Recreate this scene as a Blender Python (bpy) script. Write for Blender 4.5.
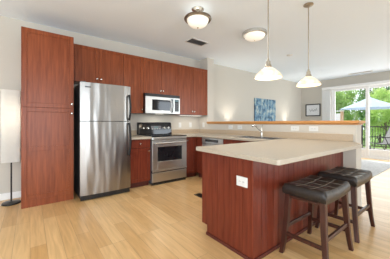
import bpy, bmesh, math, random
from mathutils import Vector, Matrix
from mathutils.geometry import tessellate_polygon

for o in list(bpy.data.objects):
    bpy.data.objects.remove(o)
S = bpy.context.scene
C = S.collection
PI = math.pi
rad = math.radians
random.seed(7)

# ------------------------------------------------------------------ camera
cam = bpy.data.cameras.new('camera')
cam.sensor_width = 36.0
cam.lens = 215.0 * 36.0 / 390.0
cam.shift_y = -6.6 / 390.0
cam.clip_start = 0.05
cam.clip_end = 300
camo = bpy.data.objects.new('camera', cam)
camo.location = (0, 0, 1.15)
camo.rotation_euler = (rad(90), 0, rad(-37.5))
C.objects.link(camo)
S.camera = camo

# ------------------------------------------------------------------ world
W = bpy.data.worlds.new('sky')
S.world = W
W.use_nodes = True
bg = W.node_tree.nodes['Background']
bg.inputs['Color'].default_value = (0.86, 0.93, 1.0, 1)
bg.inputs['Strength'].default_value = 1.6


def lamp(name, kind, loc, energy, color=(1, 1, 1), rot=(0, 0, 0), parent=None, **kw):
    l = bpy.data.lights.new(name, kind)
    l.energy = energy
    l.color = color
    for k, v in kw.items():
        setattr(l, k, v)
    o = bpy.data.objects.new(name, l)
    o.location = loc
    o.rotation_euler = rot
    if parent:
        o.parent = parent
    C.objects.link(o)
    return o


lamp('sun', 'SUN', (20, 12, 20), 3.2, (1.0, 0.95, 0.86), (rad(38), 0, rad(150)), angle=rad(1.5))
# daylight added by area lamps in unseen window openings behind and left of camera
DAY = (0.80, 0.905, 1.0)
for wx, ww, wp in ((-2.0, 2.6, 68), (0.35, 1.5, 72), (7.15, 2.6, 115)):
    lamp('added_daylight', 'AREA', (wx, -3.36, 1.25), wp, DAY, (rad(90), 0, 0), shape='RECTANGLE', size=ww, size_y=2.3)
for wy in (-1.6, 1.2):
    lamp('added_daylight', 'AREA', (-3.66, wy, 1.25), 60, DAY, (rad(90), 0, rad(-90)), shape='RECTANGLE', size=2.2, size_y=2.3)
lamp('door_daylight', 'AREA', (8.98, 2.12, 1.3), 30, (0.95, 0.98, 1.0), (rad(90), 0, rad(90)), shape='RECTANGLE', size=1.8, size_y=2.0)

vs = S.view_settings
vs.view_transform = 'Standard'
vs.look = 'None'
vs.exposure = 0.27
vs.gamma = 1.0
vs.use_curve_mapping = False


# ------------------------------------------------------------------ materials
def base(name, col, rough=0.5, metal=0.0, spec=0.5, coat=0.0, coat_rough=0.1):
    m = bpy.data.materials.new(name)
    m.use_nodes = True
    b = m.node_tree.nodes['Principled BSDF']
    b.inputs['Base Color'].default_value = (*col, 1)
    b.inputs['Roughness'].default_value = rough
    b.inputs['Metallic'].default_value = metal
    b.inputs['Specular IOR Level'].default_value = spec
    b.inputs['Coat Weight'].default_value = coat
    b.inputs['Coat Roughness'].default_value = coat_rough
    return m, m.node_tree, b


def noisecol(nt, b, c1, c2, scale=(1, 1, 1), nscale=5, detail=4, lo=0.3, hi=0.7, bump=0.0, dist=0.0):
    tc = nt.nodes.new('ShaderNodeTexCoord')
    mp = nt.nodes.new('ShaderNodeMapping')
    mp.inputs['Scale'].default_value = scale
    n = nt.nodes.new('ShaderNodeTexNoise')
    n.inputs['Scale'].default_value = nscale
    n.inputs['Detail'].default_value = detail
    n.inputs['Distortion'].default_value = dist
    r = nt.nodes.new('ShaderNodeValToRGB')
    r.color_ramp.elements[0].position = lo
    r.color_ramp.elements[0].color = (*c1, 1)
    r.color_ramp.elements[1].position = hi
    r.color_ramp.elements[1].color = (*c2, 1)
    L = nt.links.new
    L(tc.outputs['Object'], mp.inputs['Vector'])
    L(mp.outputs[0], n.inputs['Vector'])
    L(n.outputs['Fac'], r.inputs['Fac'])
    L(r.outputs['Color'], b.inputs['Base Color'])
    if bump:
        bp = nt.nodes.new('ShaderNodeBump')
        bp.inputs['Strength'].default_value = bump
        bp.inputs['Distance'].default_value = 0.002
        L(n.outputs['Fac'], bp.inputs['Height'])
        L(bp.outputs[0], b.inputs['Normal'])
    return n, r


def mk(name, c1, c2=None, rough=0.5, metal=0.0, spec=0.4, coat=0.0, cr=0.1, **kw):
    m, nt, b = base(name, c1, rough, metal, spec, coat, cr)
    noisecol(nt, b, c1, c2 or tuple(min(1, x * 1.06) for x in c1), **kw)
    return m


M = {}
M['wall'] = mk('wall_paint', (0.545, 0.505, 0.44), (0.56, 0.52, 0.455), rough=0.85, nscale=60, bump=0.05)
M['ceil'] = mk('ceiling_paint', (0.84, 0.92, 0.99), (0.86, 0.93, 0.99), rough=0.9, nscale=40, bump=0.08)
M['white'] = mk('white_trim_paint', (0.80, 0.79, 0.77), rough=0.45, nscale=20)
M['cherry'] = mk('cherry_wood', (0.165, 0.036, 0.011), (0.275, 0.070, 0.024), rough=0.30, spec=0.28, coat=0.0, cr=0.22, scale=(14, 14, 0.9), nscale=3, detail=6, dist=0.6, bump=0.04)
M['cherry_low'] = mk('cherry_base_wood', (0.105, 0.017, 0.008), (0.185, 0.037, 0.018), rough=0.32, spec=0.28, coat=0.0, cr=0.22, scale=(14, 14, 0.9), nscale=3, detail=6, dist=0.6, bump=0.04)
M['cherry_dark'] = mk('toe_kick_wood', (0.09, 0.018, 0.010), rough=0.6, nscale=12)
M['ledge'] = mk('honey_oak', (0.46, 0.20, 0.055), (0.58, 0.28, 0.09), rough=0.35, coat=0.3, scale=(12, 0.8, 12), nscale=4, detail=5)
M['counter'] = mk('beige_laminate', (0.37, 0.315, 0.245), (0.50, 0.44, 0.355), rough=0.38, nscale=180, detail=3, lo=0.35, hi=0.65)
M['splash'] = mk('beige_laminate_splash', (0.40, 0.305, 0.21), (0.50, 0.40, 0.29), rough=0.4, nscale=150, detail=3, lo=0.35, hi=0.65)
M['black'] = mk('black_plastic', (0.012, 0.012, 0.013), (0.02, 0.02, 0.021), rough=0.3, nscale=30)
M['handle'] = mk('matte_black_handle', (0.010, 0.010, 0.011), (0.014, 0.014, 0.015), rough=0.55, spec=0.3, nscale=20)
M['blackglass'] = mk('black_glass', (0.01, 0.01, 0.012), (0.014, 0.014, 0.016), rough=0.06, nscale=5)
M['chrome'] = mk('brushed_nickel', (0.62, 0.60, 0.56), (0.70, 0.68, 0.64), rough=0.22, metal=1.0, nscale=60)
M['nickel'] = mk('aged_nickel', (0.40, 0.36, 0.30), (0.50, 0.45, 0.38), rough=0.32, metal=1.0, nscale=40)
M['bronze'] = mk('antique_pewter', (0.20, 0.17, 0.14), (0.30, 0.26, 0.21), rough=0.35, metal=1.0, nscale=30)
M['plate'] = mk('white_plastic', (0.66, 0.66, 0.64), rough=0.35, nscale=10)
M['stoolwood'] = mk('walnut_stain', (0.028, 0.008, 0.005), (0.066, 0.018, 0.010), rough=0.3, coat=0.15, scale=(20, 20, 2), nscale=3, detail=5)
M['leather'] = mk('dark_brown_leather', (0.016, 0.012, 0.010), (0.030, 0.022, 0.018), rough=0.30, nscale=90, detail=4, bump=0.25)
M['stitch'] = mk('tan_stitching', (0.22, 0.17, 0.13), rough=0.7, nscale=50)
M['rug'] = mk('grey_rug_pile', (0.50, 0.49, 0.48), (0.68, 0.67, 0.66), rough=1.0, nscale=25, detail=6, bump=0.5)
M['deck'] = mk('deck_boards', (0.32, 0.29, 0.26), (0.42, 0.38, 0.34), rough=0.8, scale=(10, 1, 1), nscale=5)
M['bark'] = mk('tree_bark', (0.10, 0.07, 0.045), (0.18, 0.13, 0.09), rough=0.9, nscale=12)
M['sling'] = mk('grey_sling_fabric', (0.44, 0.41, 0.40), (0.52, 0.49, 0.47), rough=0.8, nscale=80)
M['tan'] = mk('tan_cedar', (0.42, 0.27, 0.15), (0.52, 0.35, 0.2), rough=0.7, scale=(10, 10, 1), nscale=4)
M['grass'] = mk('garden_grass', (0.10, 0.22, 0.035), (0.22, 0.36, 0.08), rough=1.0, nscale=8, detail=8)
M['siding'] = mk('white_siding', (0.72, 0.72, 0.70), rough=0.7, nscale=8)
M['seam'] = mk('dark_seam', (0.03, 0.012, 0.008), rough=0.8, nscale=8)
M['paper_white'] = mk('mount_board', (0.72, 0.73, 0.74), rough=0.9, nscale=30)
M['steel_dark'] = mk('grey_enamel', (0.10, 0.10, 0.105), rough=0.4, nscale=20)


def leafmat(name, a, b_):
    m, nt, b = base(name, a, 0.6)
    noisecol(nt, b, a, b_, nscale=3, detail=6, lo=0.35, hi=0.65)
    b.inputs['Subsurface Weight'].default_value = 0.0
    tr = nt.nodes.new('ShaderNodeBsdfTranslucent')
    tr.inputs['Color'].default_value = (*[min(1, x * 1.5) for x in b_], 1)
    mx = nt.nodes.new('ShaderNodeMixShader')
    mx.inputs[0].default_value = 0.4
    nt.links.new(b.outputs[0], mx.inputs[1])
    nt.links.new(tr.outputs[0], mx.inputs[2])
    nt.links.new(mx.outputs[0], nt.nodes['Material Output'].inputs[0])
    return m


M['leaf'] = leafmat('leaves_green', (0.09, 0.24, 0.03), (0.36, 0.52, 0.16))
M['leaf2'] = leafmat('leaves_yellow_green', (0.22, 0.38, 0.06), (0.50, 0.66, 0.22))
M['leaf3'] = leafmat('leaves_deep_green', (0.04, 0.13, 0.025), (0.14, 0.30, 0.08))


def steel(name, tint=(0.53, 0.52, 0.505), rough=0.36, stretch=(2, 2, 90)):
    m, nt, b = base(name, tint, rough, 1.0)
    n, r = noisecol(nt, b, tint, tuple(x * 1.08 for x in tint), scale=stretch, nscale=6, detail=4, bump=0.02)
    b.inputs['Anisotropic'].default_value = 0.3
    return m


M['steel'] = steel('brushed_stainless')
M['fridgesteel'] = steel('brushed_stainless_door', (0.33, 0.315, 0.30), 0.29, (1.2, 1.2, 60))
_nt = M['fridgesteel'].node_tree
_w = _nt.nodes.new('ShaderNodeTexNoise')
_w.inputs['Scale'].default_value = 3.0
_w.inputs['Detail'].default_value = 1
_m = _nt.nodes.new('ShaderNodeMapping')
_m.inputs['Scale'].default_value = (2.2, 0.5, 0.35)
_tc = _nt.nodes.new('ShaderNodeTexCoord')
_b = _nt.nodes.new('ShaderNodeBump')
_b.inputs['Strength'].default_value = 1.0
_b.inputs['Distance'].default_value = 0.02
_nt.links.new(_tc.outputs['Object'], _m.inputs['Vector'])
_nt.links.new(_m.outputs[0], _w.inputs['Vector'])
_nt.links.new(_w.outputs['Fac'], _b.inputs['Height'])
_nt.links.new(_b.outputs[0], _nt.nodes['Principled BSDF'].inputs['Normal'])
M['sinksteel'] = steel('sink_stainless', (0.50, 0.50, 0.50), 0.25)


def emis(name, col, strength, basecol=(0.8, 0.78, 0.72), noise=None):
    m, nt, b = base(name, basecol, 0.4)
    if noise:
        n, r = noisecol(nt, b, noise[0], noise[1], nscale=noise[2], detail=3, dist=1.2)
        nt.links.new(r.outputs['Color'], b.inputs['Emission Color'])
    else:
        noisecol(nt, b, basecol, tuple(min(1, x * 1.04) for x in basecol), nscale=8)
        b.inputs['Emission Color'].default_value = (*col, 1)
    b.inputs['Emission Strength'].default_value = strength
    return m


M['dome'] = emis('lit_frosted_dome', (1.0, 0.90, 0.74), 0.42)
M['alabaster'] = emis('lit_alabaster_glass', (1, 0.9, 0.7), 0.30, noise=((0.98, 0.88, 0.70), (0.85, 0.62, 0.38), 7))
M['bulb'] = emis('lit_bulb', (1, 0.9, 0.75), 6.0)
M['uplens'] = emis('lit_uplight_lens', (1, 0.93, 0.82), 1.2)
M['clock'] = emis('lit_clock_digits', (0.35, 0.8, 0.9), 0.15, (0.02, 0.03, 0.03))


def glassmat():
    m = bpy.data.materials.new('window_glass')
    m.use_nodes = True
    nt = m.node_tree
    nt.nodes.clear()
    out = nt.nodes.new('ShaderNodeOutputMaterial')
    t = nt.nodes.new('ShaderNodeBsdfTransparent')
    g = nt.nodes.new('ShaderNodeBsdfGlossy')
    g.inputs['Roughness'].default_value = 0.02
    mx = nt.nodes.new('ShaderNodeMixShader')
    mx.inputs[0].default_value = 0.06
    nt.links.new(t.outputs[0], mx.inputs[1])
    nt.links.new(g.outputs[0], mx.inputs[2])
    nt.links.new(mx.outputs[0], out.inputs[0])
    return m


M['glass'] = glassmat()


def translucent(name, col, fac):
    m, nt, b = base(name, col, 0.8)
    noisecol(nt, b, col, tuple(min(1, x * 1.05) for x in col), nscale=30)
    tr = nt.nodes.new('ShaderNodeBsdfTranslucent')
    tr.inputs['Color'].default_value = (*col, 1)
    mx = nt.nodes.new('ShaderNodeMixShader')
    mx.inputs[0].default_value = fac
    nt.links.new(b.outputs[0], mx.inputs[1])
    nt.links.new(tr.outputs[0], mx.inputs[2])
    nt.links.new(mx.outputs[0], nt.nodes['Material Output'].inputs[0])
    return m


M['paper'] = translucent('rice_paper', (0.83, 0.81, 0.77), 0.5)
M['slat'] = translucent('blind_fabric', (0.88, 0.88, 0.87), 0.12)
M['umb'] = translucent('pale_blue_canvas', (0.66, 0.76, 0.88), 0.45)



def floormat():
    m, nt, b = base('maple_planks', (0.7, 0.5, 0.3), 0.28, 0, 0.5)
    L = nt.links.new
    tc = nt.nodes.new('ShaderNodeTexCoord')
    mp = nt.nodes.new('ShaderNodeMapping')
    mp.inputs['Rotation'].default_value = (0, 0, rad(90))
    L(tc.outputs['Object'], mp.inputs['Vector'])
    bk = nt.nodes.new('ShaderNodeTexBrick')
    bk.inputs['Color1'].default_value = (0.60, 0.355, 0.145, 1)
    bk.inputs['Color2'].default_value = (0.74, 0.49, 0.235, 1)
    bk.inputs['Mortar'].default_value = (0.42, 0.26, 0.13, 1)
    bk.inputs['Scale'].default_value = 1.0
    bk.inputs['Mortar Size'].default_value = 0.0016
    bk.inputs['Mortar Smooth'].default_value = 0.2
    bk.inputs['Brick Width'].default_value = 1.05
    bk.inputs['Row Height'].default_value = 0.125
    bk.offset = 0.37
    bk.offset_frequency = 3
    L(mp.outputs[0], bk.inputs['Vector'])
    mp2 = nt.nodes.new('ShaderNodeMapping')
    mp2.inputs['Scale'].default_value = (22, 1.6, 1)
    L(tc.outputs['Object'], mp2.inputs['Vector'])
    n = nt.nodes.new('ShaderNodeTexNoise')
    n.inputs['Scale'].default_value = 1.6
    n.inputs['Detail'].default_value = 6
    n.inputs['Distortion'].default_value = 0.6
    L(mp2.outputs[0], n.inputs['Vector'])
    r = nt.nodes.new('ShaderNodeValToRGB')
    r.color_ramp.elements[0].position = 0.3
    r.color_ramp.elements[0].color = (0.86, 0.83, 0.80, 1)
    r.color_ramp.elements[1].position = 0.7
    r.color_ramp.elements[1].color = (1.08, 1.08, 1.08, 1)
    L(n.outputs['Fac'], r.inputs['Fac'])
    mx = nt.nodes.new('ShaderNodeMix')
    mx.data_type = 'RGBA'
    mx.blend_type = 'MULTIPLY'
    mx.inputs[0].default_value = 1.0
    L(bk.outputs['Color'], mx.inputs[6])
    L(r.outputs['Color'], mx.inputs[7])
    L(mx.outputs[2], b.inputs['Base Color'])
    return m


M['floor'] = floormat()


def paintingmat():
    m, nt, b = base('blue_abstract_paint', (0.2, 0.3, 0.4), 0.6)
    L = nt.links.new
    tc = nt.nodes.new('ShaderNodeTexCoord')
    mp = nt.nodes.new('ShaderNodeMapping')
    mp.inputs['Scale'].default_value = (2.6, 1, 1.6)
    L(tc.outputs['Object'], mp.inputs['Vector'])
    n = nt.nodes.new('ShaderNodeTexNoise')
    n.inputs['Scale'].default_value = 3.0
    n.inputs['Detail'].default_value = 8
    n.inputs['Roughness'].default_value = 0.66
    L(mp.outputs[0], n.inputs['Vector'])
    r = nt.nodes.new('ShaderNodeValToRGB')
    e = r.color_ramp.elements
    e[0].position = 0.36
    e[0].color = (0.015, 0.03, 0.05, 1)
    e[1].position = 0.66
    e[1].color = (0.55, 0.60, 0.60, 1)
    x = e.new(0.44); x.color = (0.05, 0.13, 0.22, 1)
    x = e.new(0.50); x.color = (0.13, 0.26, 0.36, 1)
    x = e.new(0.57); x.color = (0.30, 0.37, 0.36, 1)
    L(n.outputs['Fac'], r.inputs['Fac'])
    L(r.outputs['Color'], b.inputs['Base Color'])
    return m


M['painting'] = paintingmat()


# ------------------------------------------------------------------ mesh helpers
def wloc(o):
    p = Vector((0, 0, 0))
    while o:
        p += o.location
        o = o.parent
    return p


class MB:
    def __init__(self, T=None):
        self.v, self.f, self.T = [], [], T or Matrix.Identity(4)

    def add(self, vs_, fs):
        n = len(self.v)
        self.v += [self.T @ Vector(p) for p in vs_]
        self.f += [tuple(i + n for i in f) for f in fs]
        return self

    def box(self, x0, x1, y0, y1, z0, z1):
        if x0 > x1: x0, x1 = x1, x0
        if y0 > y1: y0, y1 = y1, y0
        if z0 > z1: z0, z1 = z1, z0
        return self.add([(x0, y0, z0), (x1, y0, z0), (x1, y1, z0), (x0, y1, z0),
                         (x0, y0, z1), (x1, y0, z1), (x1, y1, z1), (x0, y1, z1)],
                        [(0, 3, 2, 1), (4, 5, 6, 7), (0, 1, 5, 4), (1, 2, 6, 5), (2, 3, 7, 6), (3, 0, 4, 7)])

    def rings(self, rs, cap=True, closed=False):
        n = len(rs[0])
        vs_ = [p for r in rs for p in r]
        fs = []
        m = len(rs)
        for i in range(m if closed else m - 1):
            a, b = i * n, ((i + 1) % m) * n
            for j in range(n):
                k = (j + 1) % n
                fs.append((a + j, a + k, b + k, b + j))
        if cap and not closed:
            fs.append(tuple(range(n - 1, -1, -1)))
            fs.append(tuple((m - 1) * n + j for j in range(n)))
        return self.add(vs_, fs)

    def lathe(self, prof, c=(0, 0, 0), seg=32, cap=True):
        rs = [[(c[0] + r * math.cos(2 * PI * j / seg), c[1] + r * math.sin(2 * PI * j / seg), c[2] + z) for j in range(seg)] for r, z in prof]
        return self.rings(rs, cap)

    def tube(self, pts, r, seg=10):
        P = [Vector(p) for p in pts]
        R = r if isinstance(r, (list, tuple)) else [r] * len(P)
        rs = []
        prev = None
        for i, p in enumerate(P):
            t = (P[min(i + 1, len(P) - 1)] - P[max(i - 1, 0)]).normalized()
            u = prev - t * prev.dot(t) if prev is not None else t.orthogonal()
            if u.length < 1e-6:
                u = t.orthogonal()
            u.normalize()
            prev = u
            w = t.cross(u)
            rs.append([tuple(p + R[i] * (math.cos(2 * PI * j / seg) * u + math.sin(2 * PI * j / seg) * w)) for j in range(seg)])
        return self.rings(rs)

    def loft(self, secs):
        # secs: (cx, cy, z, half_x, half_y)
        rs = [[(x - a, y - b, z), (x + a, y - b, z), (x + a, y + b, z), (x - a, y + b, z)] for x, y, z, a, b in secs]
        return self.rings(rs)

    def beam(self, p, q, w, h):
        p, q = Vector(p), Vector(q)
        t = (q - p).normalized()
        s = t.cross(Vector((0, 0, 1)))
        if s.length < 1e-5:
            s = Vector((1, 0, 0))
        s.normalize()
        u = s.cross(t)
        rs = [[tuple(c + s * a * w / 2 + u * b * h / 2) for a, b in ((-1, -1), (1, -1), (1, 1), (-1, 1))] for c in (p, q)]
        return self.rings(rs)

    def prism(self, outer, z0, z1, holes=()):
        loops = [list(outer)] + [list(h) for h in holes]
        tri = tessellate_polygon([[Vector((x, y, 0)) for x, y in l] for l in loops])
        flat = [p for l in loops for p in l]
        n = len(flat)
        vs_ = [(x, y, z0) for x, y in flat] + [(x, y, z1) for x, y in flat]
        fs = [tuple(t) for t in tri] + [tuple(i + n for i in reversed(t)) for t in tri]
        k = 0
        for l in loops:
            m = len(l)
            for i in range(m):
                a, b = k + i, k + (i + 1) % m
                fs.append((a, b, b + n, a + n))
            k += m
        return self.add(vs_, fs)

    def build(self, name, mat, parent=None, bevel=0.0, smooth=False, seg=2, origin=None, fixn=True):
        me = bpy.data.meshes.new(name)
        if parent is not None:
            off = wloc(parent)
        elif origin is not None:
            off = Vector(origin)
        else:
            xs = [p.x for p in self.v]; ys = [p.y for p in self.v]; zs = [p.z for p in self.v]
            off = Vector(((min(xs) + max(xs)) / 2, (min(ys) + max(ys)) / 2, min(zs)))
        me.from_pydata([tuple(p - off) for p in self.v], [], self.f)
        if fixn:
            bm = bmesh.new()
            bm.from_mesh(me)
            bmesh.ops.recalc_face_normals(bm, faces=bm.faces)
            bm.to_mesh(me)
            bm.free()
        me.materials.append(mat)
        o = bpy.data.objects.new(name, me)
        if smooth:
            for p in me.polygons:
                p.use_smooth = True
            e = o.modifiers.new('split', 'EDGE_SPLIT')
            e.split_angle = rad(40)
        if bevel:
            b = o.modifiers.new('bevel', 'BEVEL')
            b.width = bevel
            b.segments = seg
            b.limit_method = 'ANGLE'
            b.angle_limit = rad(40)
        if parent is not None:
            o.parent = parent
        else:
            o.location = off
        C.objects.link(o)
        return o


def tag(o, label=None, cat=None, group=None, kind=None):
    if label: o['label'] = label
    if cat: o['category'] = cat
    if group: o['group'] = group
    if kind: o['kind'] = kind
    return o


def thing(name, loc, label, cat, group=None):
    o = bpy.data.objects.new(name, None)
    o.empty_display_size = 0.1
    o.location = loc
    C.objects.link(o)
    return tag(o, label, cat, group)


def struct(o):
    o['kind'] = 'structure'
    return o


def dup(o, parent=None):
    c = o.copy()
    C.objects.link(c)
    c.parent = parent
    for ch in [x for x in bpy.data.objects if x.parent == o]:
        dup(ch, c)
    return c


# orientation matrices: local (u across, v into the cabinet, z up), front toward -v
def face_south(x, y):   # front faces -Y
    return Matrix.Translation((x, y, 0))


def face_west(x, y):    # front faces -X ; u runs toward -Y
    return Matrix.Translation((x, y, 0)) @ Matrix.Rotation(rad(-90), 4, 'Z')


def face_north(x, y):   # front faces +Y ; u runs toward -X
    return Matrix.Translation((x, y, 0)) @ Matrix.Rotation(rad(180), 4, 'Z')


def knob(T, u, z, parent):
    K = T @ Matrix.Translation((u, 0, z)) @ Matrix.Rotation(rad(90), 4, 'X')
    mb = MB(K).lathe([(0.006, 0.0005), (0.006, 0.012), (0.014, 0.016), (0.016, 0.022), (0.012, 0.028), (0.003, 0.030)], seg=16)
    return mb.build('knob', M['chrome'], parent, smooth=True)


def door(T, u0, u1, z0, z1, parent, mat, kn=None, name='door', mid=None, rail=0.055):
    """frame and recessed panel door, 20 mm thick, front at v=0"""
    g = 0.0015
    u0 += g; u1 -= g; z0 += g; z1 -= g
    mb = MB(T)
    mb.box(u0, u0 + rail, 0, 0.02, z0, z1)
    mb.box(u1 - rail, u1, 0, 0.02, z0, z1)
    zs = [z0]
    mb.box(u0 + rail, u1 - rail, 0, 0.02, z0, z0 + rail)
    mb.box(u0 + rail, u1 - rail, 0, 0.02, z1 - rail, z1)
    if mid:
        mb.box(u0 + rail, u1 - rail, 0, 0.02, mid - rail / 2, mid + rail / 2)
    mb.box(u0 + rail, u1 - rail, 0.005, 0.018, z0 + rail, z1 - rail)
    d = mb.build(name, mat, parent, bevel=0.002, seg=1)
    if kn:
        knob(T, kn[0], kn[1], d)
    return d


def slab(T, u0, u1, z0, z1, parent, mat, kn=None, name='drawer'):
    g = 0.0015
    d = MB(T).box(u0 + g, u1 - g, 0, 0.02, z0 + g, z1 - g).build(name, mat, parent, bevel=0.003, seg=2)
    if kn:
        knob(T, kn[0], kn[1], d)
    return d


# ------------------------------------------------------------------ room shell
CE = 2.74
YA = 4.28      # kitchen / living wall
XR = 8.70      # wall with the sliding door
struct(MB().box(-3.6, XR, -3.3, YA, -0.1, 0).build('floor', M['floor'], origin=(0, 0, 0)))
struct(MB().box(-3.6, XR + 0.2, -3.4, YA + 0.15, CE, CE + 0.1).build('ceiling', M['ceil'], origin=(0, 0, CE)))
struct(MB().box(-3.6, XR + 0.18, YA, YA + 0.15, 0, CE).build('wall_north', M['wall'], origin=(0, YA, 0)))
# right hand wall with the opening of the sliding door
DY0, DY1, DZ = 1.10, 3.20, 2.40
struct(MB().box(XR, XR + 0.18, DY1, YA, 0, CE).box(XR, XR + 0.18, -3.4, DY0, 0, CE).box(XR, XR + 0.18, DY0, DY1, DZ, CE)
       .build('wall_east', M['wall'], origin=(XR, 0, 0)))
# unseen wall behind the camera, its openings shaped for the added daylight
mb = MB()
edges = [-3.6, -3.3, -0.7, -0.4, 1.1, 5.85, 8.45, XR]
for i in range(0, len(edges), 2):
    mb.box(edges[i], edges[i + 1], -3.4, -3.3, 0, CE)
for i in range(1, len(edges) - 1, 2):
    mb.box(edges[i], edges[i + 1], -3.4, -3.3, 0, 0.10)
    mb.box(edges[i], edges[i + 1], -3.4, -3.3, 2.4, CE)
struct(mb.build('wall_south', M['wall'], origin=(0, -3.4, 0)))
struct(MB().box(-3.7, -3.6, -3.4, -2.7, 0, CE).box(-3.7, -3.6, -0.5, 0.1, 0, CE).box(-3.7, -3.6, 2.3, YA + .15, 0, CE).box(-3.7, -3.6, -2.7, -0.5, 0, 0.10).box(-3.7, -3.6, -2.7, -0.5, 2.4, CE).box(-3.7, -3.6, 0.1, 2.3, 0, 0.10).box(-3.7, -3.6, 0.1, 2.3, 2.4, CE)
       .build('wall_west', M['wall'], origin=(-3.7, 0, 0)))
struct(MB().box(3.43, 3.64, 3.97, YA, 0, CE).build('wall_column', M['wall']))
struct(MB().box(3.43, 3.64, 0.96, 3.97, 0, 1.125).build('wall_half', M['wall']))
lg = MB()
lg.box(3.395, 3.675, 0.92, 3.97, 1.145, 1.182)
lg.box(3.412, 3.658, 0.94, 3.97, 1.125, 1.145)
struct(lg.build('trim_1', M['ledge'], bevel=0.006))
struct(MB().box(-3.6, -0.10, YA - 0.016, YA, 0, 0.10).build('baseboard_north', M['white'], bevel=0.004))
struct(MB().box(3.64, XR - 0.016, YA - 0.016, YA, 0, 0.10).build('baseboard_living', M['white'], bevel=0.004))
struct(MB().box(XR - 0.016, XR, DY1 + 0.06, YA, 0, 0.10).box(XR - 0.016, XR, -3.3, DY0 - 0.06, 0, 0.10).build('baseboard_east', M['white'], bevel=0.004))
struct(MB().box(3.64, 3.656, 0.96, 3.97, 0, 0.10).build('baseboard_half', M['white'], bevel=0.004))

# sliding glass door
d = MB()
F0, F1 = XR + 0.04, XR + 0.14
d.box(F0, F1, DY0, DY0 + 0.05, 0, DZ).box(F0, F1, DY1 - 0.05, DY1, 0, DZ).box(F0, F1, DY0 + .05, DY1 - .05, DZ - 0.05, DZ).box(F0, F1, DY0 + .05, DY1 - .05, 0, 0.05)
d1 = struct(d.build('door_1', M['white'], bevel=0.004))
mid = (DY0 + DY1) / 2
for (a, b, x0) in ((mid - 0.045, DY1 - 0.05, XR + 0.045), (DY0 + 0.05, mid + 0.045, XR + 0.092)):
    x1 = x0 + 0.04
    p = MB().box(x0, x1, a, a + 0.09, 0.05, DZ - 0.05).box(x0, x1, b - 0.07, b, 0.05, DZ - 0.05)
    p.box(x0, x1, a + .09, b - .07, 0.05, 0.29).box(x0, x1, a + .09, b - .07, DZ - 0.12, DZ - 0.05)
    pn = p.build('sliding_panel', M['white'], d1, bevel=0.003)
    MB().box(x0 + 0.016, x0 + 0.022, a + .09, b - .07, 0.29, DZ - 0.12).build('glass_pane', M['glass'], pn)
MB().box(XR + 0.022, XR + 0.044, mid + 0.0, mid + 0.022, 0.95, 1.18).build('door_handle', M['chrome'], d1, bevel=0.004)
struct(MB().box(XR - 0.014, XR, DY1, DY1 + 0.06, 0, DZ + 0.06).box(XR - 0.014, XR, DY0 - 0.06, DY0, 0, DZ + .06).box(XR - 0.014, XR, DY0, DY1, DZ, DZ + 0.06)
       .build('trim_2', M['white'], bevel=0.003))

# ------------------------------------------------------------------ tall pantry cabinet
YP = 3.68
PX0, PX1 = -0.095, 0.523
t = thing('pantry_cabinet', ((PX0 + PX1) / 2, 3.98, 0), 'tall reddish cherry pantry cabinet with two stacked doors, left of the refrigerator', 'cabinet')
MB().box(PX0, PX1, YP + 0.021, YA - 0.001, 0.0, 2.44).build('body', M['cherry'], t, bevel=0.002)
T = face_south(PX0, YP)
w = PX1 - PX0
door(T, 0, w, 1.366, 2.44, t, M['cherry'], (w - 0.028, 1.43), rail=0.06)
door(T, 0, w, 0.10, 1.366, t, M['cherry'], (w - 0.028, 1.29), mid=0.79, rail=0.06)
MB().box(PX0 + 0.002, PX1 - 0.002, YP + 0.006, YP + 0.021, 0.0, 0.10).build('toe_kick', M['cherry'], t)

# ------------------------------------------------------------------ wall cabinets
YU = 3.96
UP = 'cherry wall cabinets in a row on the kitchen wall'


def wall_cab(x0, x1, z0, splits, label, z1=2.44, knobs=(), filler=0):
    t = thing('wall_cabinet', ((x0 + x1) / 2, 4.1, z0), label, 'cabinet', UP)
    MB().box(x0 + .001, x1 - .001, YU + 0.021, YA - 0.001, z0, z1).build('body', M['cherry'], t, bevel=0.002)
    T = face_south(0, YU)
    xs = [x0 + filler] + list(splits) + [x1]
    for i in range(len(xs) - 1):
        door(T, xs[i], xs[i + 1], z0, z1, t, M['cherry'], (knobs[i], z0 + 0.075))
    if filler:
        MB().box(x0 + .001, x0 + filler - 0.001, YU + 0.004, YU + 0.021, z0, z1).build('filler_strip', M['cherry'], t)
    return t


wall_cab(0.525, 1.366, 1.83, [0.947], 'short two-door cherry wall cabinet above the refrigerator', knobs=(0.915, 0.98), filler=0.05)
wall_cab(1.368, 1.763, 1.335, [], 'single-door tall cherry wall cabinet between the refrigerator and the microwave', knobs=(1.735,))
wall_cab(1.765, 2.568, 1.735, [2.165], 'short two-door cherry wall cabinet directly above the microwave', knobs=(2.135, 2.195))
wall_cab(2.570, 3.425, 1.335, [2.985], 'tall two-door cherry wall cabinet at the right end of the row', knobs=(2.955, 3.015))

# ------------------------------------------------------------------ refrigerator
FX0, FX1, FY = 0.575, 1.325, 3.46
t = thing('refrigerator', ((FX0 + FX1) / 2, 3.85, 0), 'stainless steel top-freezer refrigerator with black sides and curved black handles', 'refrigerator')
MB().box(FX0 + 0.004, FX1 - 0.004, FY + 0.075, 4.22, 0.03, 1.735).build('cabinet_body', M['black'], t, bevel=0.006)


def curved_front(x0, x1, z0, z1, y, depth, bulge=0.012, n=12):
    mb = MB()
    pts = []
    for i in range(n + 1):
        s = i / n
        edge = 0.018 * (abs(2 * s - 1) ** 8)
        pts.append((x0 + (x1 - x0) * s, y + bulge * (2 * s - 1) ** 2 * 0.8 + edge - 0.0))
    pts += [(x1, y + depth), (x0, y + depth)]
    return mb.prism(pts, z0, z1)


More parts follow.
